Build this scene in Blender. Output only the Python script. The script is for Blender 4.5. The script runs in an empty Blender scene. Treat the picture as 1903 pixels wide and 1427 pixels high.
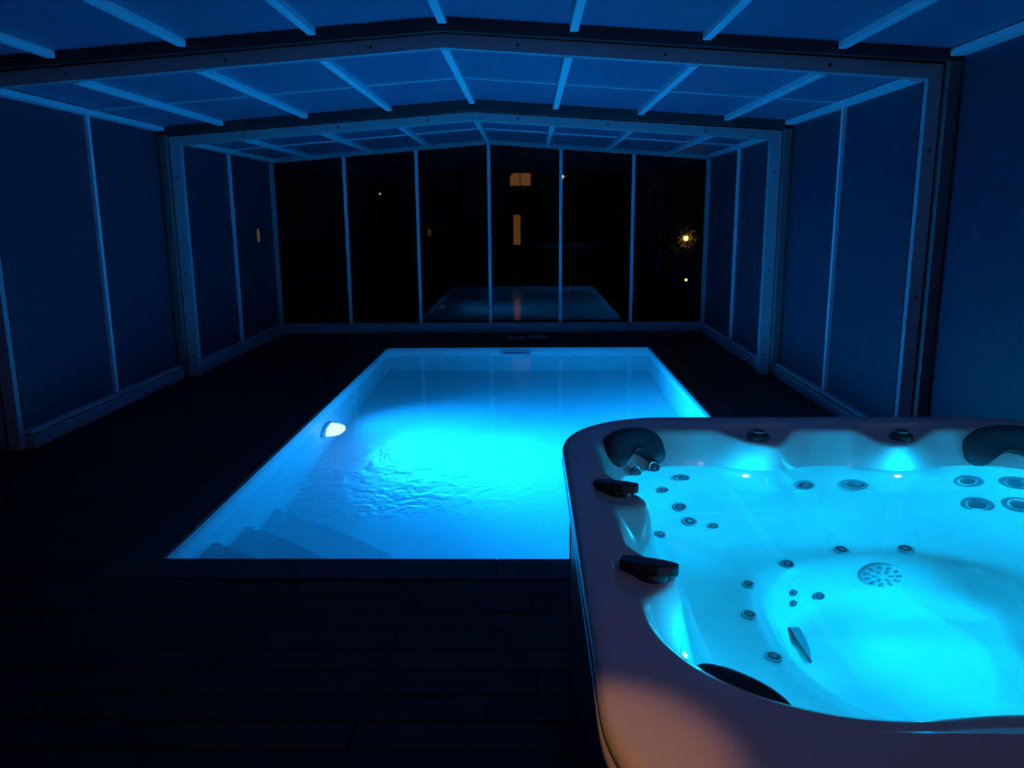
import bpy, math, random
import numpy as np
from mathutils import Vector, Matrix

random.seed(7)
S = bpy.context.scene
COL = S.collection

# ------------------------------------------------------------------ camera
F_PX, PITCH, YAW, ROLL, CAM_H = 1511.37, 0.2050, -0.0215, -0.0079, 1.55
cam_d = bpy.data.cameras.new('camera')
cam_d.sensor_fit = 'HORIZONTAL'
cam_d.sensor_width = 36.0
cam_d.lens = F_PX / 1903.0 * 36.0
cam_d.clip_start = 0.02
cam_o = bpy.data.objects.new('camera', cam_d)
COL.objects.link(cam_o)
fw = Vector((math.sin(YAW) * math.cos(PITCH), math.cos(YAW) * math.cos(PITCH), -math.sin(PITCH)))
rt = Vector((math.cos(YAW), -math.sin(YAW), 0))
up = rt.cross(fw)
r2 = math.cos(ROLL) * rt + math.sin(ROLL) * up
u2 = -math.sin(ROLL) * rt + math.cos(ROLL) * up
cam_o.matrix_world = Matrix(((r2.x, u2.x, -fw.x, 0), (r2.y, u2.y, -fw.y, 0), (r2.z, u2.z, -fw.z, CAM_H), (0, 0, 0, 1)))
S.camera = cam_o

# ------------------------------------------------------------------ night sky, exposure
W = bpy.data.worlds.new('night_sky')
S.world = W
W.use_nodes = True
W.node_tree.nodes['Background'].inputs[0].default_value = (0.25, 0.35, 1.0, 1)
W.node_tree.nodes['Background'].inputs[1].default_value = 0.0006
S.view_settings.view_transform = 'Standard'
S.view_settings.look = 'None'
S.view_settings.exposure = 0.0
S.view_settings.gamma = 1.0
S.view_settings.use_curve_mapping = False
cy = S.cycles
cy.use_denoising = True
cy.max_bounces = 14
cy.diffuse_bounces = 5
cy.glossy_bounces = 5
cy.transmission_bounces = 10
cy.transparent_max_bounces = 12
cy.volume_bounces = 1
cy.caustics_reflective = False
cy.caustics_refractive = True
cy.sample_clamp_indirect = 3.0

# key light levels (watts) of the lamps and the added warm fill; each is built with its fixture below
POOL_LAMP_W = 2000.0
POOL_FILL_W = 330.0
POOL_BEAM_W = 34.0
TUB_LAMP_W = 31.0
TUB_BEAM_W = 18.0
TUB_LED_W = 11.0
SPOT_W = 62.0
WARM_FILL_W = 6.5
POOL_BLUE = (0.003, 0.335, 1.0)
TUB_CYAN = (0.0, 0.47, 1.0)


# ------------------------------------------------------------------ helpers
class MB:
    def __init__(s):
        s.v = []; s.f = []
    def add(s, vs, fs):
        o = len(s.v)
        s.v += [tuple(v) for v in vs]
        s.f += [tuple(i + o for i in f) for f in fs]
        return s
    def box(s, x0, x1, y0, y1, z0, z1):
        return s.add([(x0, y0, z0), (x1, y0, z0), (x1, y1, z0), (x0, y1, z0), (x0, y0, z1), (x1, y0, z1), (x1, y1, z1), (x0, y1, z1)],
                     [(0, 3, 2, 1), (4, 5, 6, 7), (0, 1, 5, 4), (1, 2, 6, 5), (2, 3, 7, 6), (3, 0, 4, 7)])
    def prism(s, a, b):
        n = len(a)
        return s.add(list(a) + list(b), [tuple(range(n - 1, -1, -1)), tuple(range(n, 2 * n))] +
                     [(i, (i + 1) % n, n + (i + 1) % n, n + i) for i in range(n)])
    def lathe(s, prof, n=24, M=None, cap0=True, cap1=True):
        vs = []
        for r, z in prof:
            for k in range(n):
                t = 2 * math.pi * k / n
                p = Vector((r * math.cos(t), r * math.sin(t), z))
                vs.append(tuple(M @ p) if M else tuple(p))
        fs = []
        for j in range(len(prof) - 1):
            for k in range(n):
                k2 = (k + 1) % n
                fs.append((j * n + k, j * n + k2, (j + 1) * n + k2, (j + 1) * n + k))
        if cap0: fs.append(tuple(range(n - 1, -1, -1)))
        if cap1: fs.append(tuple((len(prof) - 1) * n + k for k in range(n)))
        return s.add(vs, fs)
    def build(s, name, mat, parent=None, smooth=False, bevel=0):
        m = bpy.data.meshes.new(name)
        m.from_pydata(s.v, [], s.f)
        m.update()
        if mat: m.materials.append(mat)
        if smooth:
            for p in m.polygons: p.use_smooth = True
            if smooth != True:
                m.set_sharp_from_angle(angle=smooth)
        o = bpy.data.objects.new(name, m)
        COL.objects.link(o)
        if parent: o.parent = parent
        if bevel:
            b = o.modifiers.new('bevel', 'BEVEL'); b.width = bevel; b.segments = 2; b.limit_method = 'ANGLE'
        return o


def empty(name, loc=(0, 0, 0)):
    o = bpy.data.objects.new(name, None)
    o.empty_display_size = 0.1
    o.location = loc
    COL.objects.link(o)
    return o


def tag(o, label=None, cat=None, group=None, kind=None):
    if label: o['label'] = label
    if cat: o['category'] = cat
    if group: o['group'] = group
    if kind: o['kind'] = kind
    return o


def inst(src, name, loc=None, parent=None, M=None):
    o = bpy.data.objects.new(name, src.data)
    for md in src.modifiers:
        b = o.modifiers.new(md.name, md.type)
        b.width = md.width; b.segments = md.segments; b.limit_method = md.limit_method
    COL.objects.link(o)
    if parent: o.parent = parent
    if M is not None: o.matrix_local = M
    elif loc is not None: o.location = loc
    return o


def nt(name):
    m = bpy.data.materials.new(name)
    m.use_nodes = True
    t = m.node_tree
    return m, t, t.nodes['Principled BSDF'], t.nodes['Material Output']


def pbr(name, col, rough=0.5, metal=0.0, spec=0.5, bump=0.0, bscale=60, var=0.0, vscale=6, stretch=(1, 1, 1), bdist=0.002):
    m, t, p, out = nt(name)
    p.inputs['Base Color'].default_value = (*col, 1)
    p.inputs['Roughness'].default_value = rough
    p.inputs['Metallic'].default_value = metal
    p.inputs['Specular IOR Level'].default_value = spec
    tc = t.nodes.new('ShaderNodeTexCoord')
    mp = t.nodes.new('ShaderNodeMapping')
    mp.inputs['Scale'].default_value = stretch
    t.links.new(tc.outputs['Object'], mp.inputs[0])
    if var:
        n = t.nodes.new('ShaderNodeTexNoise'); n.inputs['Scale'].default_value = vscale; n.inputs['Detail'].default_value = 5
        t.links.new(mp.outputs[0], n.inputs['Vector'])
        r = t.nodes.new('ShaderNodeMapRange')
        r.inputs[1].default_value = 0.3; r.inputs[2].default_value = 0.7
        r.inputs[3].default_value = 1 - var; r.inputs[4].default_value = 1 + var
        t.links.new(n.outputs[0], r.inputs[0])
        mx = t.nodes.new('ShaderNodeVectorMath'); mx.operation = 'SCALE'
        mx.inputs[0].default_value = col
        t.links.new(r.outputs[0], mx.inputs['Scale'])
        t.links.new(mx.outputs[0], p.inputs['Base Color'])
    if bump:
        n2 = t.nodes.new('ShaderNodeTexNoise'); n2.inputs['Scale'].default_value = bscale; n2.inputs['Detail'].default_value = 3
        t.links.new(mp.outputs[0], n2.inputs['Vector'])
        b = t.nodes.new('ShaderNodeBump'); b.inputs['Strength'].default_value = bump; b.inputs['Distance'].default_value = bdist
        t.links.new(n2.outputs[0], b.inputs['Height'])
        t.links.new(b.outputs[0], p.inputs['Normal'])
    return m


def emis(name, col, strength):
    m, t, p, out = nt(name)
    e = t.nodes.new('ShaderNodeEmission')
    e.inputs[0].default_value = (*col, 1); e.inputs[1].default_value = strength
    t.links.new(e.outputs[0], out.inputs['Surface'])
    m.cycles.emission_sampling = 'NONE'
    return m


def panel_mat(name, col, rough, thru, bump, bscale, stretch):
    """opal multiwall polycarbonate: dull sheen, a little light passes straight through"""
    m = pbr(name, col, rough, spec=0.45, bump=bump, bscale=bscale, stretch=stretch, bdist=0.003)
    t = m.node_tree
    p = t.nodes['Principled BSDF']; out = t.nodes['Material Output']
    tr = t.nodes.new('ShaderNodeBsdfTransparent')
    mx = t.nodes.new('ShaderNodeMixShader'); mx.inputs[0].default_value = thru
    t.links.new(p.outputs[0], mx.inputs[1]); t.links.new(tr.outputs[0], mx.inputs[2])
    t.links.new(mx.outputs[0], out.inputs['Surface'])
    return m


def glass_mat(name):
    m, t, p, out = nt(name)
    t.nodes.remove(p)
    fr = t.nodes.new('ShaderNodeFresnel'); fr.inputs[0].default_value = 1.33
    tr = t.nodes.new('ShaderNodeBsdfTransparent'); tr.inputs[0].default_value = (.93, .95, .97, 1)
    gl = t.nodes.new('ShaderNodeBsdfGlossy'); gl.inputs['Roughness'].default_value = 0.015
    mx = t.nodes.new('ShaderNodeMixShader')
    t.links.new(fr.outputs[0], mx.inputs[0]); t.links.new(tr.outputs[0], mx.inputs[1]); t.links.new(gl.outputs[0], mx.inputs[2])
    t.links.new(mx.outputs[0], out.inputs['Surface'])
    return m


def water_mat(name, bumps, vol=None):
    """bumps: (scale, strength, distance, centre, radius) - ripples; radius None = everywhere"""
    m, t, p, out = nt(name)
    t.nodes.remove(p)
    g = t.nodes.new('ShaderNodeBsdfGlass')
    g.inputs['Roughness'].default_value = 0.0; g.inputs['IOR'].default_value = 1.333
    t.links.new(g.outputs[0], out.inputs['Surface'])
    tc = t.nodes.new('ShaderNodeTexCoord')
    prev = None
    for sc, st, dist, cen, rad, strx in bumps:
        mp = t.nodes.new('ShaderNodeMapping'); mp.inputs['Scale'].default_value = strx
        t.links.new(tc.outputs['Object'], mp.inputs[0])
        n = t.nodes.new('ShaderNodeTexNoise'); n.inputs['Scale'].default_value = sc; n.inputs['Detail'].default_value = 2.5
        n.inputs['Distortion'].default_value = 0.6
        t.links.new(mp.outputs[0], n.inputs['Vector'])
        b = t.nodes.new('ShaderNodeBump'); b.inputs['Strength'].default_value = st; b.inputs['Distance'].default_value = dist
        t.links.new(n.outputs[0], b.inputs['Height'])
        if rad:
            d = t.nodes.new('ShaderNodeVectorMath'); d.operation = 'DISTANCE'; d.inputs[1].default_value = cen
            t.links.new(tc.outputs['Object'], d.inputs[0])
            r = t.nodes.new('ShaderNodeMapRange'); r.interpolation_type = 'SMOOTHSTEP'
            r.inputs[1].default_value = 0.1; r.inputs[2].default_value = rad
            r.inputs[3].default_value = st; r.inputs[4].default_value = 0
            t.links.new(d.outputs['Value'], r.inputs[0]); t.links.new(r.outputs[0], b.inputs['Strength'])
        if prev: t.links.new(prev.outputs[0], b.inputs['Normal'])
        prev = b
    if prev: t.links.new(prev.outputs[0], g.inputs['Normal'])
    if vol:
        sc_d, sc_c, ab_d, ab_c = vol
        vs = t.nodes.new('ShaderNodeVolumeScatter'); vs.inputs['Color'].default_value = (*sc_c, 1); vs.inputs['Density'].default_value = sc_d
        vs.inputs['Anisotropy'].default_value = 0.5
        va = t.nodes.new('ShaderNodeVolumeAbsorption'); va.inputs['Color'].default_value = (*ab_c, 1); va.inputs['Density'].default_value = ab_d
        ad = t.nodes.new('ShaderNodeAddShader')
        t.links.new(vs.outputs[0], ad.inputs[0]); t.links.new(va.outputs[0], ad.inputs[1])
        t.links.new(ad.outputs[0], out.inputs['Volume'])
    return m


def lamp(name, kind, loc, col, watts, size=0.05, aim=None, cone=None, blend=1.0, parent=None):
    d = bpy.data.lights.new(name, kind)
    d.color = col; d.energy = watts; d.shadow_soft_size = size
    try: d.cycles.use_multiple_importance_sampling = False
    except Exception: pass
    if kind == 'SPOT':
        d.spot_size = cone; d.spot_blend = blend
    o = bpy.data.objects.new(name, d)
    COL.objects.link(o)
    o.location = loc
    if aim is not None:
        o.rotation_euler = (Vector(aim) - Vector(loc)).to_track_quat('-Z', 'Y').to_euler()
    if parent:
        o.parent = parent
        o.matrix_parent_inverse = parent.matrix_basis.inverted()
    return o


# ------------------------------------------------------------------ materials
ALU = pbr('white_aluminium', (.38, .39, .43), .45, spec=.4, bump=.15, bscale=300)
BAR = pbr('white_bar', (.72, .74, .78), .4, spec=.45, bump=.1, bscale=300)
SEAL = pbr('dark_rubber_seal', (.03, .03, .033), .6)
POST = pbr('shaded_end_post', (.13, .12, .12), .5)  # aluminium posts; the shadow they stand in is put into this dark colour
SCREW = pbr('dark_screw', (.01, .01, .01), .4)
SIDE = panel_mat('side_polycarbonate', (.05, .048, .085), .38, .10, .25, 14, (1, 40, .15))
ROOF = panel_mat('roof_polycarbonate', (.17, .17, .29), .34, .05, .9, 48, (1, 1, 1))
GLASS = glass_mat('clear_glazing')
DECK = pbr('dark_deck_wood', (.020, .0125, .0085), .55, spec=.22, bump=.5, bscale=9, var=.45, vscale=5, stretch=(.6, 9, 4), bdist=.003)
COPE = pbr('dark_coping_wood', (.014, .012, .012), .42, spec=.35, bump=.4, bscale=8, var=.3, vscale=5, stretch=(3, 3, 3))
SUB = pbr('black_subfloor', (.01, .01, .01), .9)
LINER = pbr('pool_liner', (.80, .85, .88), .5, bump=.1, bscale=40, var=.03)
STEPM = pbr('pool_step', (.78, .83, .86), .5)
RAILM = pbr('edge_rail', (.6, .62, .65), .35)
BLACK = pbr('black_plastic', (.012, .013, .016), .35, bump=.15, bscale=400)
PILLOW = pbr('pillow_foam', (.018, .022, .03), .5, spec=.4, bump=.3, bscale=500)
ACRYL = pbr('pearl_acrylic', (.54, .52, .515), .16, spec=.5, var=.05, vscale=9)
SKIRT = pbr('dark_skirt', (.035, .03, .03), .25, spec=.6, bump=.6, bscale=160, bdist=.002)
STEEL = pbr('jet_steel', (.20, .22, .25), .3, metal=.6)
GRILLE = pbr('grille_plastic', (.42, .41, .42), .4)
DARKP = pbr('jet_core', (.06, .07, .09), .4)
LAWN = pbr('lawn', (.02, .03, .012), .9, bump=.8, bscale=90, var=.4, vscale=3)
HOUSE = pbr('house_render', (.35, .32, .28), .85, bump=.3, bscale=80)
BARK = pbr('bark', (.05, .035, .025), .9, bump=.8, bscale=30)
LEAF = pbr('leaf', (.05, .07, .02), .6)
LIDM = pbr('lid_plastic', (.32, .33, .35), .5)

XC = -0.514      # centre line of the enclosure
PX0, PX1, PY0, PY1 = -1.708, 1.4285, 3.4954, 9.639   # pool opening
PZ = -0.06       # pool water level
PD = -1.18       # pool floor

# ================================================================== floor
fl = MB()
CW = 0.21
cx0, cx1, cy0, cy1 = PX0 - CW, PX1 + CW, PY0 - CW, PY1 + CW
fl.box(-4.2, cx0, -3, 11.2, -.16, -.032); fl.box(cx1, 3.2, -3, 11.2, -.16, -.032)
fl.box(cx0, cx1, -3, cy0, -.16, -.032); fl.box(cx0, cx1, cy1, 11.2, -.16, -.032)
floor = tag(fl.build('floor', SUB), 'dark timber deck around the swimming pool', 'floor', kind='structure')
BW, GAP = 0.138, 0.006


def plank(x0, x1, y0, w=BW):
    o = MB().box(-(x1 - x0) / 2, (x1 - x0) / 2, 0, w, -.028, 0).build('plank', DECK, floor, bevel=.003)
    o.location = ((x0 + x1) / 2, y0, random.uniform(-.0012, .0))
    return o


y = cy0 - (BW + GAP)
k = 0
while y > -0.2:      # in front of the pool
    j = [-1.1, .05, -1.9, -.5][k % 4] + random.uniform(-.05, .05)
    plank(-3.62, j - .003, y); plank(j + .003, 2.62, y)
    y -= BW + GAP; k += 1
y = cy0 + .003
while y < 10.95:     # both sides and the far end
    if y + BW < cy1:
        plank(-3.62, cx0 - .004, y); plank(cx1 + .004, 2.62, y)
    else:
        plank(-3.62, -.6, y); plank(-.594, 2.62, y)
    y += BW + GAP

# ================================================================== swimming pool
pool = tag(empty('swimming_pool', ((PX0 + PX1) / 2, (PY0 + PY1) / 2, 0)),
           'rectangular sunken swimming pool with pale liner, dark coping and corner steps', 'swimming pool')
pl = pool.location


def pbuild(mb, name, mat, **kw):
    mb.v = [(a - pl.x, b - pl.y, c) for a, b, c in mb.v]
    return mb.build(name, mat, pool, **kw)


t_ = .12
b = MB()
b.box(PX0 - t_, PX0, PY0 - t_, PY1 + t_, PD - t_, -.03); b.box(PX1, PX1 + t_, PY0 - t_, PY1 + t_, PD - t_, -.03)
b.box(PX0, PX1, PY0 - t_, PY0, PD - t_, -.03); b.box(PX0, PX1, PY1, PY1 + t_, PD - t_, -.03)
b.box(PX0, PX1, PY0, PY1, PD - t_, PD)
pbuild(b, 'basin', LINER)
# coping boards, in lengths
for (a, c) in ((PY0 - CW, 5.40), (5.404, 7.50), (7.504, PY1 + CW)):
    pbuild(MB().box(PX0 - CW, PX0 - .0, a, c, -.03, .004), 'coping_board', COPE, bevel=.004)
    pbuild(MB().box(PX1, PX1 + CW, a, c, -.03, .004), 'coping_board', COPE, bevel=.004)
for (a, c) in ((PX0 + .002, -.15), (-.146, PX1 - .002)):
    pbuild(MB().box(a, c, PY0 - CW, PY0, -.03, .004), 'coping_board', COPE, bevel=.004)
    pbuild(MB().box(a, c, PY1, PY1 + CW, -.03, .004), 'coping_board', COPE, bevel=.004)
# white liner rail just under the coping
for bx in ((PX0, PX0 + .012, PY0, PY1), (PX1 - .012, PX1, PY0, PY1), (PX0, PX1, PY0, PY0 + .012), (PX0, PX1, PY1 - .012, PY1)):
    pbuild(MB().box(*bx, -.032, -.008), 'liner_rail', RAILM)
# corner steps, cut across the corner
for (zt, leg) in ((-.36, .62), (-.66, 1.12), (-.94, 1.66)):
    n = 10
    arc = []
    for i in range(n + 1):
        s = i / n
        bow = .10 * leg * math.sin(math.pi * s)
        arc.append((PX0 + leg * s + bow * .7, PY0 + leg * (1 - s) + bow * .7))
    pts = [(PX0, PY0)] + [(q[0], q[1]) for q in reversed(arc)]
    pbuild(MB().prism([(x, y, PD) for x, y in pts], [(x, y, zt) for x, y in pts]), 'step', STEPM)
# skimmer mouth in the far wall
sk = MB()
pts = []
SX, SW = -.156, .19
for i in range(13):
    s = i / 12
    xx = -SW + 2 * SW * s
    pts.append((SX + xx, -.035 - .045 * (abs(2 * s - 1) ** 6)))
pts += [(SX + SW, -.20), (SX - SW, -.20)]
sk.prism([(x, PY1 - .03, z) for x, z in reversed(pts)], [(x, PY1, z) for x, z in reversed(pts)])
skm = pbuild(sk, 'skimmer', RAILM)
w_ = MB().box(SX - SW + .03, SX + SW - .03, PY1 - .034, PY1 - .029, -.18, -.055)
w_.v = [(a - pl.x, c - pl.y, d) for a, c, d in w_.v]
w_.build('weir_flap', pbr('skimmer_blue', (.10, .16, .28), .5), skm)

# underwater lamp in the wall
LY, LZ = 6.58, -.58
pln = tag(empty('pool_lamp', (PX0, LY, LZ)), 'round white underwater lamp glowing in the side wall of the pool', 'lamp')
RY = Matrix.Rotation(math.pi / 2, 4, 'Y')
MB().lathe([(.18, 0), (.18, .018), (.165, .032), (.142, .034), (.142, .02)], 32, RY, cap0=True, cap1=False).build('lamp_ring', RAILM, pln, smooth=.6)
MB().lathe([(.140, .012), (.138, .06), (.125, .10), (.095, .135), (.05, .155), (.015, .16)], 32, RY, cap0=True).build('lens', emis('pool_lamp_glow', (.55, .85, 1.0), 2.0), pln, smooth=True)
lamp('pool_lamp_light', 'SPOT', (PX0 + .27, LY, LZ), POOL_BLUE, POOL_LAMP_W, .09, aim=(1.43, 6.0, .45), cone=math.radians(124), blend=1.0, parent=pln)
lamp('pool_lamp_fill', 'SPOT', (PX0 + .27, LY, LZ), POOL_BLUE, POOL_FILL_W, .09, aim=(1.43, 6.4, -.5), cone=math.radians(176), blend=1.0, parent=pln)
lamp('pool_lamp_beam', 'SPOT', (PX0 + .25, LY, LZ), POOL_BLUE, POOL_BEAM_W, .06, aim=(-.72, 6.15, PD), cone=math.radians(40), blend=1.0, parent=pln)

# water body
wb = MB().box(PX0 - .05, PX1 + .05, PY0 - .05, PY1 + .05, PD - .05, PZ)
pw = wb.build('pool_water', water_mat('pool_water', [
    (3.0, .10, .03, None, None, (.8, 1, 1)), (11, .12, .02, None, None, (.7, 1, 1)),
    (9, .7, .05, (-.65, 5.0, PZ), 1.15, (1, .8, 1)),
    (15, .9, .04, (-.78, 4.44, PZ), .40, (1, .8, 1)),
], vol=(.20, (.35, .85, 1.0), .14, (.05, .86, 1.0))))
tag(pw, 'clear lit blue water filling the sunken swimming pool', 'water', kind='stuff')

# ================================================================== enclosure
wl = tag(empty('wall_left', (XC - 2.95, 0, 0)), 'polycarbonate side wall beside the pool lamp', 'wall', kind='structure')
wr = tag(empty('wall_right', (XC + 2.95, 0, 0)), 'polycarbonate side wall beside the hot tub', 'wall', kind='structure')
wk = tag(empty('wall_back', (XC, 10.88, 0)), 'dark glazed gable wall with thin white mullions behind the pool', 'wall', kind='structure')
ce = tag(empty('ceiling', (XC, 0, 2.5)), 'low pitched polycarbonate roof with white rafters', 'ceiling', kind='structure')


def under(mb, root, name, mat, **kw):
    l = root.location
    mb.v = [(a - l.x, c - l.y, d - l.z) for a, c, d in mb.v]
    return mb.build(name, mat, root, **kw)


def module(ya, yb, hw, eave, ridge, rafts, two=True, mull=None, plate=.085):
    """one telescopic section: side panels, rails, mullions, plates, rafters, roof sheets"""
    ym = (ya + yb) / 2 if mull is None else mull
    for sgn, root in ((-1, wl), (1, wr)):
        X = lambda a: XC + sgn * a
        def bx(a0, a1, y0, y1, z0, z1):
            return MB().box(min(X(a0), X(a1)), max(X(a0), X(a1)), y0, y1, z0, z1)
        spans = ((ya, ym - .02), (ym + .02, yb)) if two else ((ya, yb),)
        for (a, c) in spans:
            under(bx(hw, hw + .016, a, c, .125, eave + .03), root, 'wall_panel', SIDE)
        if two:
            under(bx(hw - .03, hw + .02, ym - .02, ym + .02, .12, eave + .02), root, 'mullion', BAR, bevel=.004)
        under(bx(hw - .06, hw + .02, ya, yb, .0, .088), root, 'bottom_rail', ALU, bevel=.004)
        under(bx(hw - .045, hw + .02, ya, yb, .098, .13), root, 'bottom_rail', ALU, bevel=.003)
        under(bx(hw - plate, hw + .02, ya, yb, eave, eave + .04), root, 'wall_plate', BAR, bevel=.004)
    sl = (ridge - eave) / (hw - plate / 2)
    zr = lambda a: ridge - sl * abs(a)
    xs = sorted([-r for r in rafts] + [0] + list(rafts))
    for r in xs:
        z = zr(r)
        under(MB().box(XC + r - .026, XC + r + .026, ya, yb, z, z + .045), ce, 'rafter', BAR, bevel=.005)
    edges = [-(hw + .01)] + xs + [hw + .01]
    ysp = ((ya, ym - .004), (ym + .004, yb)) if two else ((ya, yb),)
    for e0, e1 in zip(edges[:-1], edges[1:]):
        for (a, c) in ysp:
            z0, z1 = zr(e0) + .042, zr(e1) + .042
            under(MB().prism([(XC + e0, a, z0), (XC + e1, a, z1), (XC + e1, a, z1 + .016), (XC + e0, a, z0 + .016)],
                             [(XC + e0, c, z0), (XC + e1, c, z1), (XC + e1, c, z1 + .016), (XC + e0, c, z0 + .016)]), ce, 'roof_panel', ROOF)
    if two:
        for e0, e1 in zip(edges[:-1], edges[1:]):
            z0, z1 = zr(e0) + .03, zr(e1) + .03
            under(MB().prism([(XC + e0, ym - .014, z0), (XC + e1, ym - .014, z1), (XC + e1, ym - .014, z1 + .014), (XC + e0, ym - .014, z0 + .014)],
                             [(XC + e0, ym + .014, z0), (XC + e1, ym + .014, z1), (XC + e1, ym + .014, z1 + .014), (XC + e0, ym + .014, z0 + .014)]),
                  ce, 'joint_strip', BAR)
    return zr


def arch(name, Y, hw, eave, ridge, cw, bh, depth, label, screws):
    """front frame of a section: two columns and two sloped beams"""
    root = tag(empty(name, (XC, Y, 0)), label, 'frame', kind='structure')
    for sgn in (-1, 1):
        X = lambda a: XC + sgn * a
        o = MB()
        pa = [(X(hw), 0), (X(hw + cw), 0), (X(hw + cw), eave + bh), (X(hw), eave)]
        pb = [(X(0), ridge), (X(hw), eave), (X(hw + cw), eave + bh), (X(0), ridge + bh)]
        if sgn < 0:
            pa.reverse(); pb.reverse()
        col = under(MB().prism([(x, Y, z) for x, z in pa], [(x, Y + depth, z) for x, z in pa]), root, 'column', ALU, bevel=.004)
        bm = under(MB().prism([(x, Y, z) for x, z in pb], [(x, Y + depth, z) for x, z in pb]), root, 'beam', ALU, bevel=.004)
        MR = Matrix.Rotation(math.pi / 2, 4, 'X')
        for a in screws:
            z = ridge - (ridge - eave) * a / hw + bh * .5
            s = MB().lathe([(.009, 0), (.009, .006), (.004, .009)], 10, Matrix.Translation((X(a) - XC, 0, z)) @ MR)
            s.build('screw', SCREW, bm)
        for z in (.2, 1.02, 1.92):
            s = MB().lathe([(.009, 0), (.009, .006), (.004, .009)], 10, Matrix.Translation((X(hw + cw * .5) - XC, 0, z)) @ MR)
            s.build('screw', SCREW, col)
    return root


def seal(root_l, root_r, Y, depth, hw_in, hw_out, eave_in, ridge_in, rise):
    """dark brush seal that closes the gap between two sections"""
    for sgn, root in ((-1, root_l), (1, root_r)):
        X = lambda a: XC + sgn * a
        under(MB().box(min(X(hw_in), X(hw_out)), max(X(hw_in), X(hw_out)), Y, Y + depth, 0.0, eave_in + rise), root, 'end_post', POST, bevel=.003)
        under(MB().box(min(X(hw_out), X(hw_out + .02)), max(X(hw_out), X(hw_out + .02)), Y - .012, Y + depth, .13, eave_in + rise), root, 'seal_strip', SEAL)
        p = [(X(0), ridge_in), (X(hw_out), eave_in), (X(hw_out), eave_in + rise), (X(0), ridge_in + rise)]
        if sgn < 0: p.reverse()
        under(MB().prism([(x, Y, z) for x, z in p], [(x, Y + depth, z) for x, z in p]), ce, 'seal_strip', SEAL)


# far section (with the glazed gable), middle, near and the one above the hot tub
module(7.90, 10.86, 2.86, 2.245, 2.452, (.755, 1.525, 2.31))
module(5.33, 7.80, 2.945, 2.335, 2.548, (.765, 1.54, 2.33))
module(2.62, 5.21, 3.12, 2.458, 2.676, (.79, 1.585, 2.395))
module(-.3, 2.52, 3.29, 2.585, 2.81, (.83, 1.66, 2.50))
arch('trim_1', 7.868, 2.752, 2.212, 2.405, .108, .082, .06, 'white aluminium arch frame next to the glazed gable wall', (.42, 1.25, 2.15))
arch('trim_2', 5.28, 2.952, 2.342, 2.554, .088, .085, .06, 'white aluminium arch frame crossing between pool and hot tub', (.45, 1.35, 2.35))
arch('trim_3', 2.55, 3.14, 2.470, 2.69, .09, .085, .06, 'white aluminium arch frame directly over the hot tub', (.5, 1.4, 2.4))
seal(wl, wr, 7.80, .07, 2.865, 2.925, 2.30, 2.49, .13)
seal(wl, wr, 5.215, .065, 3.045, 3.115, 2.43, 2.64, .13)
seal(wl, wr, 2.52, .03, 3.235, 3.285, 2.56, 2.78, .12)

# glazed gable
YB = 10.86
gx = [-2.81, -1.885, -.94, 0, .935, 1.875, 2.81]
E_, R_ = 2.232, 2.443
zt = lambda a: R_ - (R_ - E_) * abs(a) / 2.81
for sgn in (-1, 1):
    a0, a1 = sorted((XC + sgn * 2.81, XC + sgn * 2.895))
    under(MB().box(a0, a1, YB, YB + .06, 0, 2.30), wk, 'corner_post', ALU, bevel=.004)
    p = [(XC, R_), (XC + sgn * 2.895, E_ - .006), (XC + sgn * 2.895, E_ + .056), (XC, R_ + .062)]
    if sgn < 0: p.reverse()
    under(MB().prism([(x, YB, z) for x, z in p], [(x, YB + .06, z) for x, z in p]), wk, 'top_rail', ALU, bevel=.004)
    p = [(XC, R_ + .06), (XC + sgn * 2.9, E_ + .05), (XC + sgn * 2.9, E_ + .10), (XC, R_ + .12)]
    if sgn < 0: p.reverse()
    under(MB().prism([(x, YB + .02, z) for x, z in p], [(x, YB + .06, z) for x, z in p]), wk, 'fascia', ALU)
under(MB().box(XC - 2.81, XC + 2.81, YB, YB + .06, 0, .115), wk, 'bottom_rail', ALU, bevel=.004)
under(MB().box(XC - 2.81, XC + 2.81, YB + .004, YB + .06, .118, .132), wk, 'bottom_rail', ALU, bevel=.002)
for a in gx[1:-1]:
    p = [(XC + a - .021, .13), (XC + a + .021, .13), (XC + a + .021, zt(a) + .01), (XC + a - .021, zt(a) + .01)]
    under(MB().prism([(x, YB + .008, z) for x, z in p], [(x, YB + .055, z) for x, z in p]), wk, 'mullion', BAR, bevel=.004)
for a, c in zip(gx[:-1], gx[1:]):
    p = [(XC + a + .02, .13), (XC + c - .02, .13), (XC + c - .02, zt(c) + .02), (XC + a + .02, zt(a) + .02)]
    under(MB().prism([(x, YB + .034, z) for x, z in p], [(x, YB + .040, z) for x, z in p]), wk, 'pane', GLASS)

# ================================================================== hot tub
TX0, TX1, TY0, TY1, TH = .10, 1.86, .69, 2.762, .86
TW = .745
C0 = np.array([.98, 1.80])
tub = tag(empty('hot_tub', (.98, 1.72, 0)), 'square hot tub with pearl acrylic shell, dark skirt and glowing cyan water', 'hot tub')
tl = tub.location


def tbuild(mb, name, mat, parent=None, **kw):
    mb.v = [(a - tl.x, c - tl.y, d - tl.z) for a, c, d in mb.v]
    return mb.build(name, mat, parent or tub, **kw)


NA = 320
TH_A = np.linspace(0, 2 * math.pi, NA, endpoint=False)


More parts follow.
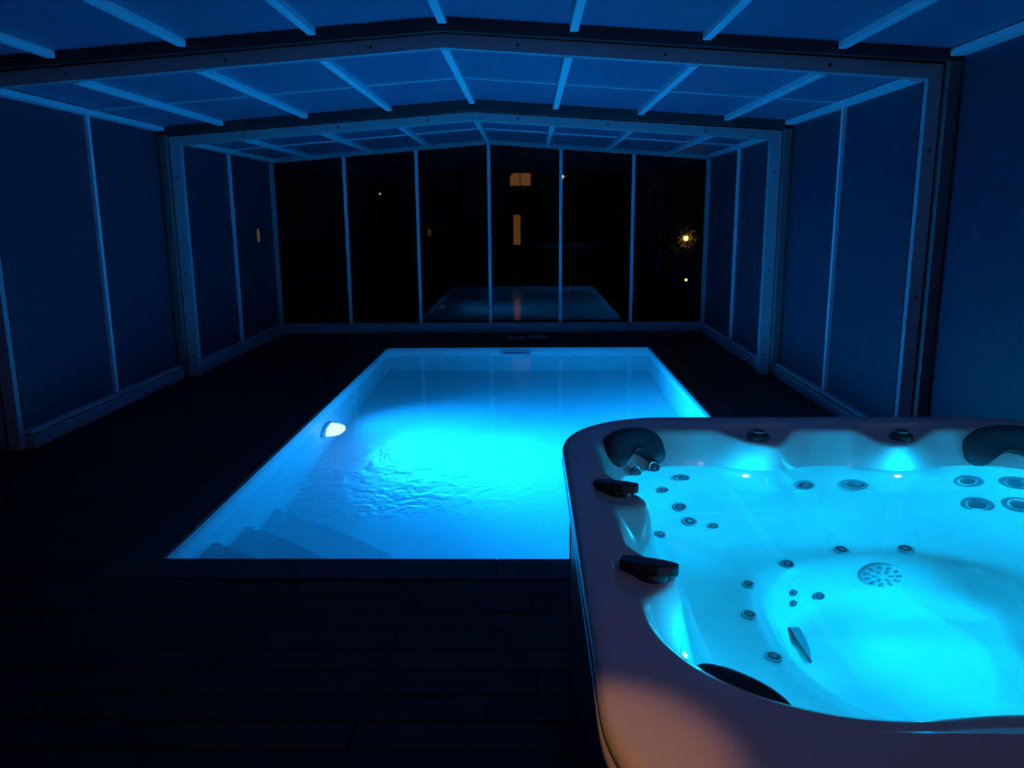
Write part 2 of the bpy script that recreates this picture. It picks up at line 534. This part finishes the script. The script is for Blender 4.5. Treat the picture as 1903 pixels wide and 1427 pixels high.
def rrect(x0, x1, y0, y1, R):
    """rounded rectangle as polar radii about C0; R = (far-right, far-left, near-left, near-right)"""
    pts = []
    for (cx, cy, a0, r) in ((x1 - R[0], y1 - R[0], 0, R[0]), (x0 + R[1], y1 - R[1], 90, R[1]),
                            (x0 + R[2], y0 + R[2], 180, R[2]), (x1 - R[3], y0 + R[3], 270, R[3])):
        for i in range(25):
            t = math.radians(a0 + 90 * i / 24)
            pts.append((cx + r * math.cos(t), cy + r * math.sin(t)))
    P = np.array(pts + pts[:1])
    Q = []
    for i in range(len(P) - 1):
        for s in np.linspace(0, 1, 40, endpoint=False):
            Q.append(P[i] * (1 - s) + P[i + 1] * s)
    Q = np.array(Q) - C0
    th = np.mod(np.arctan2(Q[:, 1], Q[:, 0]), 2 * math.pi)
    rr = np.hypot(Q[:, 0], Q[:, 1])
    o = np.argsort(th)
    th, rr = th[o], rr[o]
    return np.interp(TH_A, np.concatenate((th[-1:] - 2 * math.pi, th, th[:1] + 2 * math.pi)), np.concatenate((rr[-1:], rr, rr[:1])))


def outer(ins):
    r = max(.05, .37 - ins)
    return rrect(TX0 + ins, TX1 - ins, TY0 + ins, TY1 - ins, (r, r, r, r))


LEDGES = [(.745, 2.62, .13, 1), (1.20, 2.62, .13, 1), (.21, 2.03, .14, .85), (.21, 1.535, .13, .85), (1.75, 2.05, .13, 1), (1.75, 1.5, .13, 1), (.70, 1.03, .16, .35), (1.30, 1.03, .16, .35)]


def inner(ins, bump):
    r = rrect(.205 + ins, 1.755 - ins, 1.035 + ins, 2.615 - ins, (.26, .22, .32, .30))
    px = C0[0] + r * np.cos(TH_A); py = C0[1] + r * np.sin(TH_A)
    for lx, ly, hwid, wt in LEDGES:
        d = np.hypot(px - lx, py - ly)
        w = np.where(d < hwid + ins, np.cos(np.clip(d / (hwid + ins), 0, 1) * math.pi / 2) ** 1.5, 0)
        r = r - bump * wt * w
    return r


def foot(ins):
    a, b_ = .365 - ins, .37 - ins
    c, s = np.cos(TH_A), np.sin(TH_A)
    n = 2.6
    return ((np.abs(c) / a) ** n + (np.abs(s) / b_) ** n) ** (-1 / n)


FC = np.array([.955, 1.815])
rings = []
for ins, z in ((.03, .785), (.008, .79), (.001, .797), (0, .806), (.0, .818), (.005, .822), (.005, .827), (.0, .831), (.001, .842), (.005, .852), (.012, .858), (.024, .8605)):
    rings.append((outer(ins), z, C0))
rings.append((inner(-.045, .0), .860, C0))
rings.append((inner(-.038, .0), .857, C0))
rings.append((inner(-.03, .0), .8555, C0))
rings.append((inner(-.01, .05), .853, C0))
rings.append((inner(.0, .095), .849, C0))
rings.append((inner(.008, .105), .842, C0))
rings.append((inner(.014, .105), .832, C0))
rings.append((inner(.022, .10), .815, C0))
rings.append((inner(.04, .09), .785, C0))
rings.append((inner(.065, .07), TW, C0))
rings.append((inner(.078, .06), .70, C0))
rings.append((inner(.10, .045), .60, C0))
rings.append((inner(.13, .03), .49, C0))
rings.append((inner(.16, .015), .425, C0))
rings.append((inner(.20, .005), .395, C0))
rings.append((foot(-.06), .378, FC))
rings.append((foot(-.02), .37, FC))
rings.append((foot(0), .355, FC))
rings.append((foot(.02), .30, FC))
rings.append((foot(.05), .16, FC))
rings.append((foot(.075), .125, FC))
rings.append((foot(.11), .115, FC))
rings.append((foot(.2), .112, FC))
rings.append((foot(.3), .110, FC))
vs, fs = [], []
LW = (inner(0, 0) - inner(0, 1.0))          # 0..1 across each ledge
for j, (r, z, c) in enumerate(rings):
    drop = .020 if 15 <= j <= 18 else (.012 if j in (14, 19) else 0)
    for k in range(NA):
        vs.append((c[0] + r[k] * math.cos(TH_A[k]), c[1] + r[k] * math.sin(TH_A[k]), z - drop * min(1.0, LW[k] * 1.6)))
for j in range(len(rings) - 1):
    for k in range(NA):
        k2 = (k + 1) % NA
        fs.append((j * NA + k, j * NA + k2, (j + 1) * NA + k2, (j + 1) * NA + k))
fs.append(tuple((len(rings) - 1) * NA + k for k in range(NA)))
m_ = MB(); m_.v = vs; m_.f = fs
shell = tbuild(m_, 'shell', ACRYL, smooth=True)

# skirt: four panels between corner posts
SK0, SK1 = TX0 + .03, TX1 - .03
SYN, SYF = TY0 + .03, TY1 - .03
tbuild(MB().box(SK0, SK0 + .02, SYN + .30, SYF - .30, .03, .79), 'skirt_panel', SKIRT, bevel=.003)
tbuild(MB().box(SK1 - .02, SK1, SYN + .30, SYF - .30, .03, .79), 'skirt_panel', SKIRT, bevel=.003)
tbuild(MB().box(SK0 + .30, SK1 - .30, SYF - .02, SYF, .03, .79), 'skirt_panel', SKIRT, bevel=.003)
tbuild(MB().box(SK0 + .30, SK1 - .30, SYN, SYN + .02, .03, .79), 'skirt_panel', SKIRT, bevel=.003)
for (cx, cy, a0) in ((SK1 - .30, SYF - .30, 0), (SK0 + .30, SYF - .30, 90), (SK0 + .30, SYN + .30, 180), (SK1 - .30, SYN + .30, 270)):
    o_, i_ = [], []
    for i in range(13):
        t = math.radians(a0 + 90 * i / 12)
        o_.append((cx + .303 * math.cos(t), cy + .303 * math.sin(t))); i_.append((cx + .28 * math.cos(t), cy + .28 * math.sin(t)))
    p = o_ + i_[::-1]
    tbuild(MB().prism([(x, y, .02) for x, y in p], [(x, y, .79) for x, y in p]), 'corner_panel', SKIRT)
tbuild(MB().box(SK0 + .03, SK1 - .03, SYN + .03, SYF - .03, 0, .03), 'base', BLACK)


def frame(loc, nrm, upv=(0, 0, 1)):
    n = Vector(nrm).normalized()
    u = Vector(upv).cross(n).normalized()
    v = n.cross(u)
    return Matrix(((u.x, v.x, n.x, loc[0]), (u.y, v.y, n.y, loc[1]), (u.z, v.z, n.z, loc[2]), (0, 0, 0, 1)))


def kidney(w, h, notch):
    pts = []
    n = 48
    for i in range(n):
        t = 2 * math.pi * i / n
        c, s = math.cos(t), math.sin(t)
        x = w * math.copysign(abs(c) ** .8, c)
        if s >= 0: yv = h * abs(s) ** .85
        else:
            yv = -h * .80 * abs(s) ** .5 + notch * max(0, 1 - (x / (w * .62)) ** 2) ** 1.3
        pts.append((x, yv))
    return pts


def pillow(loc, nrm, upv, w, h, notch, th, parent=None):
    M = frame(loc, nrm, upv)
    base = kidney(w, h, notch)
    prof = ((1.0, 0), (1.0, th * .45), (.985, th * .62), (.94, th * .82), (.86, th * .95), (.6, th * .98), (.3, th * .9))
    o = MB()
    vs, fs = [], []
    n = len(base)
    for s, z in prof:
        for x, yv in base:
            vs.append(tuple(M @ Vector((x * s, (yv - .1 * h) * s + .1 * h, z))))
    for j in range(len(prof) - 1):
        for k in range(n):
            k2 = (k + 1) % n
            fs.append((j * n + k, j * n + k2, (j + 1) * n + k2, (j + 1) * n + k))
    fs.append(tuple(range(n - 1, -1, -1))); fs.append(tuple((len(prof) - 1) * n + k for k in range(n)))
    o.v, o.f = vs, fs
    return tbuild(o, 'pillow', PILLOW, smooth=.9)


pillow((.328, 2.536, .797), (.55, -.78, .55), (0, .2, 1), .118, .074, .055, .045)
pillow((1.545, 2.570, .790), (-.08, -1, .55), (0, .2, 1), .135, .078, .052, .045)
pillow((.315, 1.14, .785), (.7, .72, .3), (0, 0, 1), .10, .058, .04, .045)
pillow((1.65, 1.14, .785), (-.7, .72, .3), (0, 0, 1), .13, .062, .04, .05)


# diverter valves on the ledges: round cap with a lever
def valve(x, y, ang, lever):
    M = Matrix.Translation((x, y, .832)) @ Matrix.Rotation(ang, 4, 'Z')
    v = MB().lathe([(.036, -.012), (.036, .008), (.032, .014), (.024, .016), (.022, .021), (.016, .023)], 28, M)
    o = tbuild(v, 'valve', BLACK, smooth=.6)
    L = MB()
    if lever:
        prof = [(-.06, .018), (-.03, .027), (.02, .026), (.05, .018), (.058, .008)]
        top = [(a, w) for a, w in prof] + [(a, -w) for a, w in reversed(prof)]
        L.prism([tuple(M @ Vector((a, w, .010))) for a, w in top], [tuple(M @ Vector((a, w * .7, .032))) for a, w in top])
    else:
        L.lathe([(.022, .020), (.022, .025), (.016, .027)], 20, M)
    L.v = [(a - tl.x, c - tl.y, d - tl.z) for a, c, d in L.v]
    L.build('lever', BLACK if lever else DARKP, o, bevel=.003 if lever else 0)


valve(.745, 2.575, 0, False)
valve(1.205, 2.57, 0, False)
valve(.228, 2.035, math.radians(-18), True)
valve(.243, 1.54, math.radians(-20), True)
valve(1.72, 2.05, math.pi, True)
valve(1.72, 1.5, math.pi, True)

# jets, set on the shell surface: position, facing, radius
JETS = [
    ((0.338, 2.470, 0.749), (0.71, -0.60, 0.38), 0.020),
    ((0.398, 2.512, 0.751), (0.41, -0.84, 0.36), 0.022),
    ((0.495, 2.525, 0.652), (0.14, -0.96, 0.24), 0.025),
    ((0.424, 2.481, 0.579), (0.43, -0.84, 0.35), 0.021),
    ((0.473, 2.450, 0.462), (0.34, -0.78, 0.52), 0.025),
    ((0.494, 2.389, 0.403), (0.27, -0.39, 0.88), 0.025),
    ((0.562, 2.365, 0.392), (0.03, -0.06, 1.00), 0.018),
    ((0.387, 2.285, 0.416), (0.50, -0.14, 0.86), 0.019),
    ((0.881, 2.503, 0.596), (0.21, -0.95, 0.22), 0.037),
    ((1.043, 2.507, 0.594), (-0.19, -0.95, 0.25), 0.042),
    ((1.402, 2.517, 0.609), (-0.03, -0.97, 0.22), 0.050),
    ((1.539, 2.481, 0.627), (-0.48, -0.83, 0.29), 0.051),
    ((1.406, 2.456, 0.446), (-0.20, -0.85, 0.49), 0.050),
    ((1.519, 2.424, 0.477), (-0.52, -0.66, 0.54), 0.051),
    ((0.719, 2.140, 0.359), (0.31, -0.48, 0.82), 0.020),
    ((0.894, 2.209, 0.371), (0.01, -0.20, 0.98), 0.021),
    ((1.077, 2.207, 0.372), (-0.03, -0.19, 0.98), 0.022),
    ((0.578, 2.015, 0.373), (0.18, -0.06, 0.98), 0.017),
    ((0.540, 1.861, 0.376), (0.20, -0.01, 0.98), 0.019),
    ((0.549, 1.683, 0.376), (0.19, 0.03, 0.98), 0.020),
    ((0.724, 2.092, 0.234), (0.60, -0.77, 0.23), 0.014),
    ((0.720, 2.076, 0.190), (0.65, -0.73, 0.23), 0.014),
    ((0.806, 2.121, 0.178), (0.31, -0.92, 0.22), 0.018),
]
jet_cache = {}
for (loc, nrm, r) in JETS:
    M = frame(loc, nrm, (0.02, .1, 1))
    o = tbuild(MB().lathe([(r, -.004), (r, .003), (r * .92, .007), (r * .72, .006), (r * .62, .001)], 24, M, cap1=False), 'jet', STEEL, smooth=.7)
    c = MB().lathe([(r * .62, .0), (r * .5, .002), (r * .42, .006), (r * .2, .007)], 16, M)
    c.v = [(a - tl.x, d - tl.y, e - tl.z) for a, d, e in c.v]
    c.build('nozzle', DARKP, o, smooth=.7)

# small lamps along the waterline
LED = emis('led_glow', (.36, 1.0, 1.0), 2.8)
for (x, y, z, nx, ny) in ((.691, 2.501, .690, -.1, -1), (1.170, 2.494, .690, .0, -1), (.290, 1.415, .712, 1, .2), (1.66, 2.2, .722, -1, -.2), (1.68, 1.42, .722, -1, .3)):
    M = frame((x, y, z), (nx, ny, .25))
    o = tbuild(MB().lathe([(.011, -.01), (.011, .002), (.008, .006), (.003, .008)], 16, M), 'led_lamp', LED, smooth=True)
    p = Vector((x, y, z)) + Vector((nx, ny, 0)).normalized() * .022
    lamp('led_light', 'POINT', p, TUB_CYAN, TUB_LED_W, .012, parent=None)
    lamp('led_light', 'POINT', (p.x + .05 * nx, p.y + .05 * ny, TW + .014), TUB_CYAN, TUB_LED_W * .13, .012, parent=None)  # extra light above the water, added to brighten tub walls and roof

# footwell drain grille and main lamp
MG = frame((.991, 2.156, .258), (-.03, -.977, .21))
dg = tbuild(MB().lathe([(.062, -.006), (.062, .006), (.055, .011), (.02, .013)], 28, MG), 'suction_grille', GRILLE, smooth=.6)
for ring_r, cnt in ((.022, 6), (.044, 11)):
    for i in range(cnt):
        M = MG @ Matrix.Rotation(2 * math.pi * i / cnt, 4, 'Z')
        q4 = ((ring_r - .008, -.004), (ring_r + .008, -.005), (ring_r + .008, .005), (ring_r - .008, .004))
        s = MB().prism([tuple(M @ Vector((u, v, .008))) for u, v in q4], [tuple(M @ Vector((u, v, .0145))) for u, v in q4])
        s.v = [(a - tl.x, c - tl.y, d - tl.z) for a, c, d in s.v]
        s.build('slot', STEEL, dg)
# dark crescent standing in for the footwell step's shadow, built as a plate
cp = [(.690, 2.002, .142), (.719, 2.013, .128), (.724, 1.977, .121), (.719, 1.921, .119), (.707, 1.873, .119), (.701, 1.93, .122)]
tbuild(MB().prism([(x, y, z - .01) for x, y, z in reversed(cp)], [(x, y, z + .004) for x, y, z in reversed(cp)]), 'step_shadow', STEEL)
ML = (1.30, 1.90, .25)
Mm = frame(ML, (-1, -.1, .1))
o = tbuild(MB().lathe([(.062, -.02), (.062, .006), (.052, .012)], 28, Mm, cap1=False), 'lamp_ring', STEEL, smooth=.6)
c = MB().lathe([(.052, 0), (.05, .010), (.03, .018), (.01, .02)], 24, Mm)
c.v = [(a - tl.x, d - tl.y, e - tl.z) for a, d, e in c.v]
c.build('lens', emis('tub_lamp_glow', (.0, .8, 1.0), 4), o, smooth=True)
lamp('tub_lamp_light', 'SPOT', (ML[0] - .04, ML[1], ML[2]), TUB_CYAN, TUB_LAMP_W, .045, aim=(.8, 1.80, .28), cone=math.radians(172), blend=1.0)

lamp('tub_lamp_beam', 'SPOT', (ML[0] - .04, ML[1], ML[2]), TUB_CYAN, TUB_BEAM_W, .04, aim=(1.12, 1.95, .11), cone=math.radians(110), blend=1.0)

# water in the tub
wrr = inner(.06, .07)
tv = [(C0[0] + wrr[k] * math.cos(TH_A[k]), C0[1] + wrr[k] * math.sin(TH_A[k]), TW) for k in range(NA)]
t_w = MB(); t_w.v = tv; t_w.f = [tuple(range(NA))]
two_ = t_w.build('tub_water', water_mat('tub_water', [(3, .012, .01, None, None, (1, 1, 1))]))
tag(two_, 'calm glowing cyan water inside the hot tub', 'water', kind='stuff')

# ================================================================== small things on the deck
for i, (x, y, lab) in enumerate(((-.173, 10.36, 'flat round skimmer lid in the deck behind the pool, farther from the hot tub'),
                                 (.118, 10.39, 'flat round skimmer lid in the deck behind the pool, nearer the hot tub'))):
    e = tag(empty('skimmer_lid', (x, y, 0)), lab, 'lid', 'skimmer lids in the deck')
    MB().lathe([(.125, 0), (.125, .006), (.118, .010), (.10, .010)], 32).build('lid', LIDM, e, smooth=.6)
    MB().lathe([(.03, .009), (.03, .014), (.02, .015)], 16).build('finger_grip', DARKP, e, smooth=.6)

# ================================================================== outside
gr = MB().box(-30, 30, 11.2, 60, -.3, -.12).box(-30, -4.2, -12, 11.2, -.3, -.12).box(3.2, 30, -12, 11.2, -.3, -.12).box(-4.2, 3.2, -12, -3, -.3, -.12)
tag(gr.build('ground', LAWN), 'dark lawn outside the enclosure', 'ground', kind='structure')


def garden_lamp(loc, h, col, strength, watts, label, r=.05):
    e = tag(empty('garden_lamp', (loc[0], loc[1], -.12)), label, 'lamp', 'garden lamps beyond the glazing')
    H_ = loc[2] + .12
    MB().lathe([(.06, 0), (.06, .02), (.022, .03), (.022, H_ - h / 2)], 16).build('post', SCREW, e, smooth=.6)
    MB().lathe([(r * .6, H_ - h / 2), (r, H_ - h * .3), (r, H_ + h * .3), (r * .6, H_ + h / 2)], 16).build('lamp_globe', emis('warm_globe', col, strength), e, smooth=.6)
    MB().lathe([(r * 1.3, H_ + h / 2), (r * .9, H_ + h / 2 + .04), (.01, H_ + h / 2 + .07)], 16).build('cap', SCREW, e, smooth=.6)
    if watts:
        lamp('garden_lamp_light', 'POINT', loc, (1, .42, .12), watts, r)


garden_lamp((-4.113, 12.5, 1.277), .20, (1, .42, .14), 7, .8, 'slim garden lamp glowing orange behind the polycarbonate side panels', .02)
garden_lamp((-3.569, 20, 2.07), .05, (1, .6, .2), .5, 0, 'tiny distant garden lamp, the highest one beyond the glazing', .025)
garden_lamp((-2.163, 18, 1.19), .16, (1, .36, .10), .035, 0, 'very dim garden lamp low beyond the glazing', .04)
garden_lamp((2.683, 14, .442), .045, (1, .50, .15), 2.5, .1, 'small low garden lamp under the lit tree', .022)


# tree lit from within
tr = tag(empty('garden_tree', (3.0, 15.3, -.12)), 'leafy garden tree with a warm lamp shining through its leaves', 'tree')
MB().lathe([(.11, 0), (.08, .5), (.06, 1.0), (.035, 1.9)], 12).build('trunk', BARK, tr, smooth=True)
rnd = random.Random(3)
lv, lf = [], []
for i in range(1500):
    u = rnd.gauss(0, .33); v = rnd.gauss(0, .33); w = 1.35 + rnd.gauss(0, .34)
    if i < 160:
        u = -.18 + rnd.gauss(0, .09); v = -.30 + rnd.gauss(0, .10); w = 1.24 + rnd.gauss(0, .09)
    c = Vector((u, v, w))
    n = Vector((rnd.gauss(0, 1), rnd.gauss(0, 1), rnd.gauss(0, 1))).normalized()
    a = n.orthogonal().normalized(); b2 = n.cross(a)
    L = rnd.uniform(.04, .075)
    o = len(lv)
    for p in (c - a * L, c - b2 * L * .42 + n * .006, c + a * L, c + b2 * L * .42 + n * .006):
        lv.append(tuple(p))
    lf += [(o, o + 1, o + 2), (o, o + 2, o + 3)]
lm = MB(); lm.v, lm.f = lv, lf
tag(lm.build('foliage', LEAF, tr), kind='stuff')
for i in range(5):
    a = rnd.uniform(0, 6.28)
    p0 = Vector((0, 0, .8 + .15 * i)); p1 = p0 + Vector((math.cos(a) * .4, math.sin(a) * .4, .4))
    d = (p1 - p0)
    M = Matrix.Translation(p0) @ d.to_track_quat('Z', 'Y').to_matrix().to_4x4()
    MB().lathe([(.022, 0), (.008, d.length)], 8, M).build('branch', BARK, tr, smooth=True)
tlp = tag(empty('tree_lamp', (2.83, 14.93, 1.12)), 'bright warm lantern hung in the garden tree', 'lamp')
MB().lathe([(.03, -.05), (.045, -.02), (.045, .02), (.02, .05)], 14).build('lamp_globe', emis('tree_lamp_glow', (1, .5, .15), 3), tlp, smooth=True)
MB().lathe([(.05, .045), (.02, .07), (.004, .3)], 14).build('hanger', SCREW, tlp, smooth=.6)
lamp('tree_lamp_light', 'SPOT', (2.80, 14.72, 1.08), (1, .42, .12), 5, .04, aim=(2.98, 15.6, 1.2), cone=math.radians(100), blend=.8)

# house behind the camera: the terrace wall with a lit transom window and a door left ajar
HY = -2.2
hw_ = MB()
hw_.box(-9, -.62, HY - .3, HY, -.3, 4.2); hw_.box(.42, 9, HY - .3, HY, -.3, 4.2)
hw_.box(-.62, .42, HY - .3, HY, 2.78, 4.2); hw_.box(-.62, .42, HY - .3, HY, 2.14, 2.30)
tag(hw_.build('wall_house', HOUSE), 'rendered terrace wall of the house', 'wall', kind='structure')
WARM = emis('lit_room', (1, .40, .12), 3)
win = tag(empty('window_1', (-.24, HY, 2.54)), 'small lit window high in the house wall', 'window', kind='structure')
MB().box(-.30, .31, -.16, -.14, -.19, .20).build('pane', WARM, win)
for bx in ((-.38, -.29, -.2, .0, -.24, .24), (.30, .66, -.2, .0, -.24, .24), (-.29, .30, -.2, .0, .18, .24), (-.29, .30, -.2, .0, -.24, -.17), (-.012, .012, -.14, -.1, -.17, .18)):
    MB().box(*bx).build('window_frame', ALU, win)
dr = tag(empty('door_1', (-.1, HY, 0)), 'dark house door with a narrow lit pane', 'door', kind='structure')
MB().box(-.34, -.14, -.16, -.14, .69, 1.55).build('pane', emis('lit_room_door', (1, .36, .10), 2.6), dr)
for bx in ((-.52, -.36, -.2, -.02, -.03, 2.14), (-.13, .52, -.2, -.02, -.03, 2.14), (-.36, -.13, -.2, -.02, -.03, .68), (-.36, -.13, -.2, -.02, 1.56, 2.14)):
    MB().box(*bx).build('door_leaf', BARK, dr)
# small warm spotlight hung under the ridge of the section over the tub, behind the viewer's head
SPL = Vector((XC, .15, 2.74))
spl = tag(empty('ceiling_spotlight', tuple(SPL)), 'small shaded warm spotlight under the roof ridge above the hot tub end', 'lamp')
WA = Vector((.06, .90, .86)) - SPL
MW = Matrix.Translation(WA.normalized() * .06) @ WA.to_track_quat('Z', 'Y').to_matrix().to_4x4()
MB().lathe([(.045, .07), (.045, .05), (.02, .045), (.012, -.02)], 20).build('ceiling_rose', SCREW, spl, smooth=.6)
MB().lathe([(.02, -.06), (.045, -.05), (.045, .14), (.041, .14), (.041, -.02)], 24, MW, cap1=False).build('lamp_shade', SCREW, spl, smooth=.6)
MB().lathe([(.03, -.03), (.03, .0), (.012, .01)], 16, MW).build('bulb', emis('warm_bulb', (1, .6, .3), 3), spl, smooth=True)
lamp('spotlight_light', 'SPOT', tuple(SPL + WA.normalized() * .10), (1, .42, .12), SPOT_W, .02, aim=(.06, .90, .86), cone=math.radians(12.5), blend=.55)
# made-up lamp, out of view: weak warm fill for tub rim and arches
FLP = Vector((XC + 1.394, -.1, 2.675))
flp = tag(empty('warm_fill_lamp', tuple(FLP)), 'dim warm fill lamp added under the roof behind the viewer', 'lamp')
MB().lathe([(.03, .07), (.03, .05), (.008, .045), (.008, -.05)], 16).build('hanger', SCREW, flp, smooth=.6)
MB().lathe([(.03, -.05), (.09, -.08), (.10, -.14)], 24, cap0=True, cap1=False).build('lamp_shade', SCREW, flp, smooth=.6)
MB().lathe([(.02, -.08), (.032, -.11), (.02, -.135)], 16).build('bulb', emis('fill_lamp_bulb', (1, .6, .3), .15), flp, smooth=True)
lamp('warm_fill_light', 'SPOT', tuple(FLP + Vector((0, .02, -.16))), (1, .5, .26), WARM_FILL_W, .05, aim=(-.3, 5.0, .4), cone=math.radians(125), blend=.8)
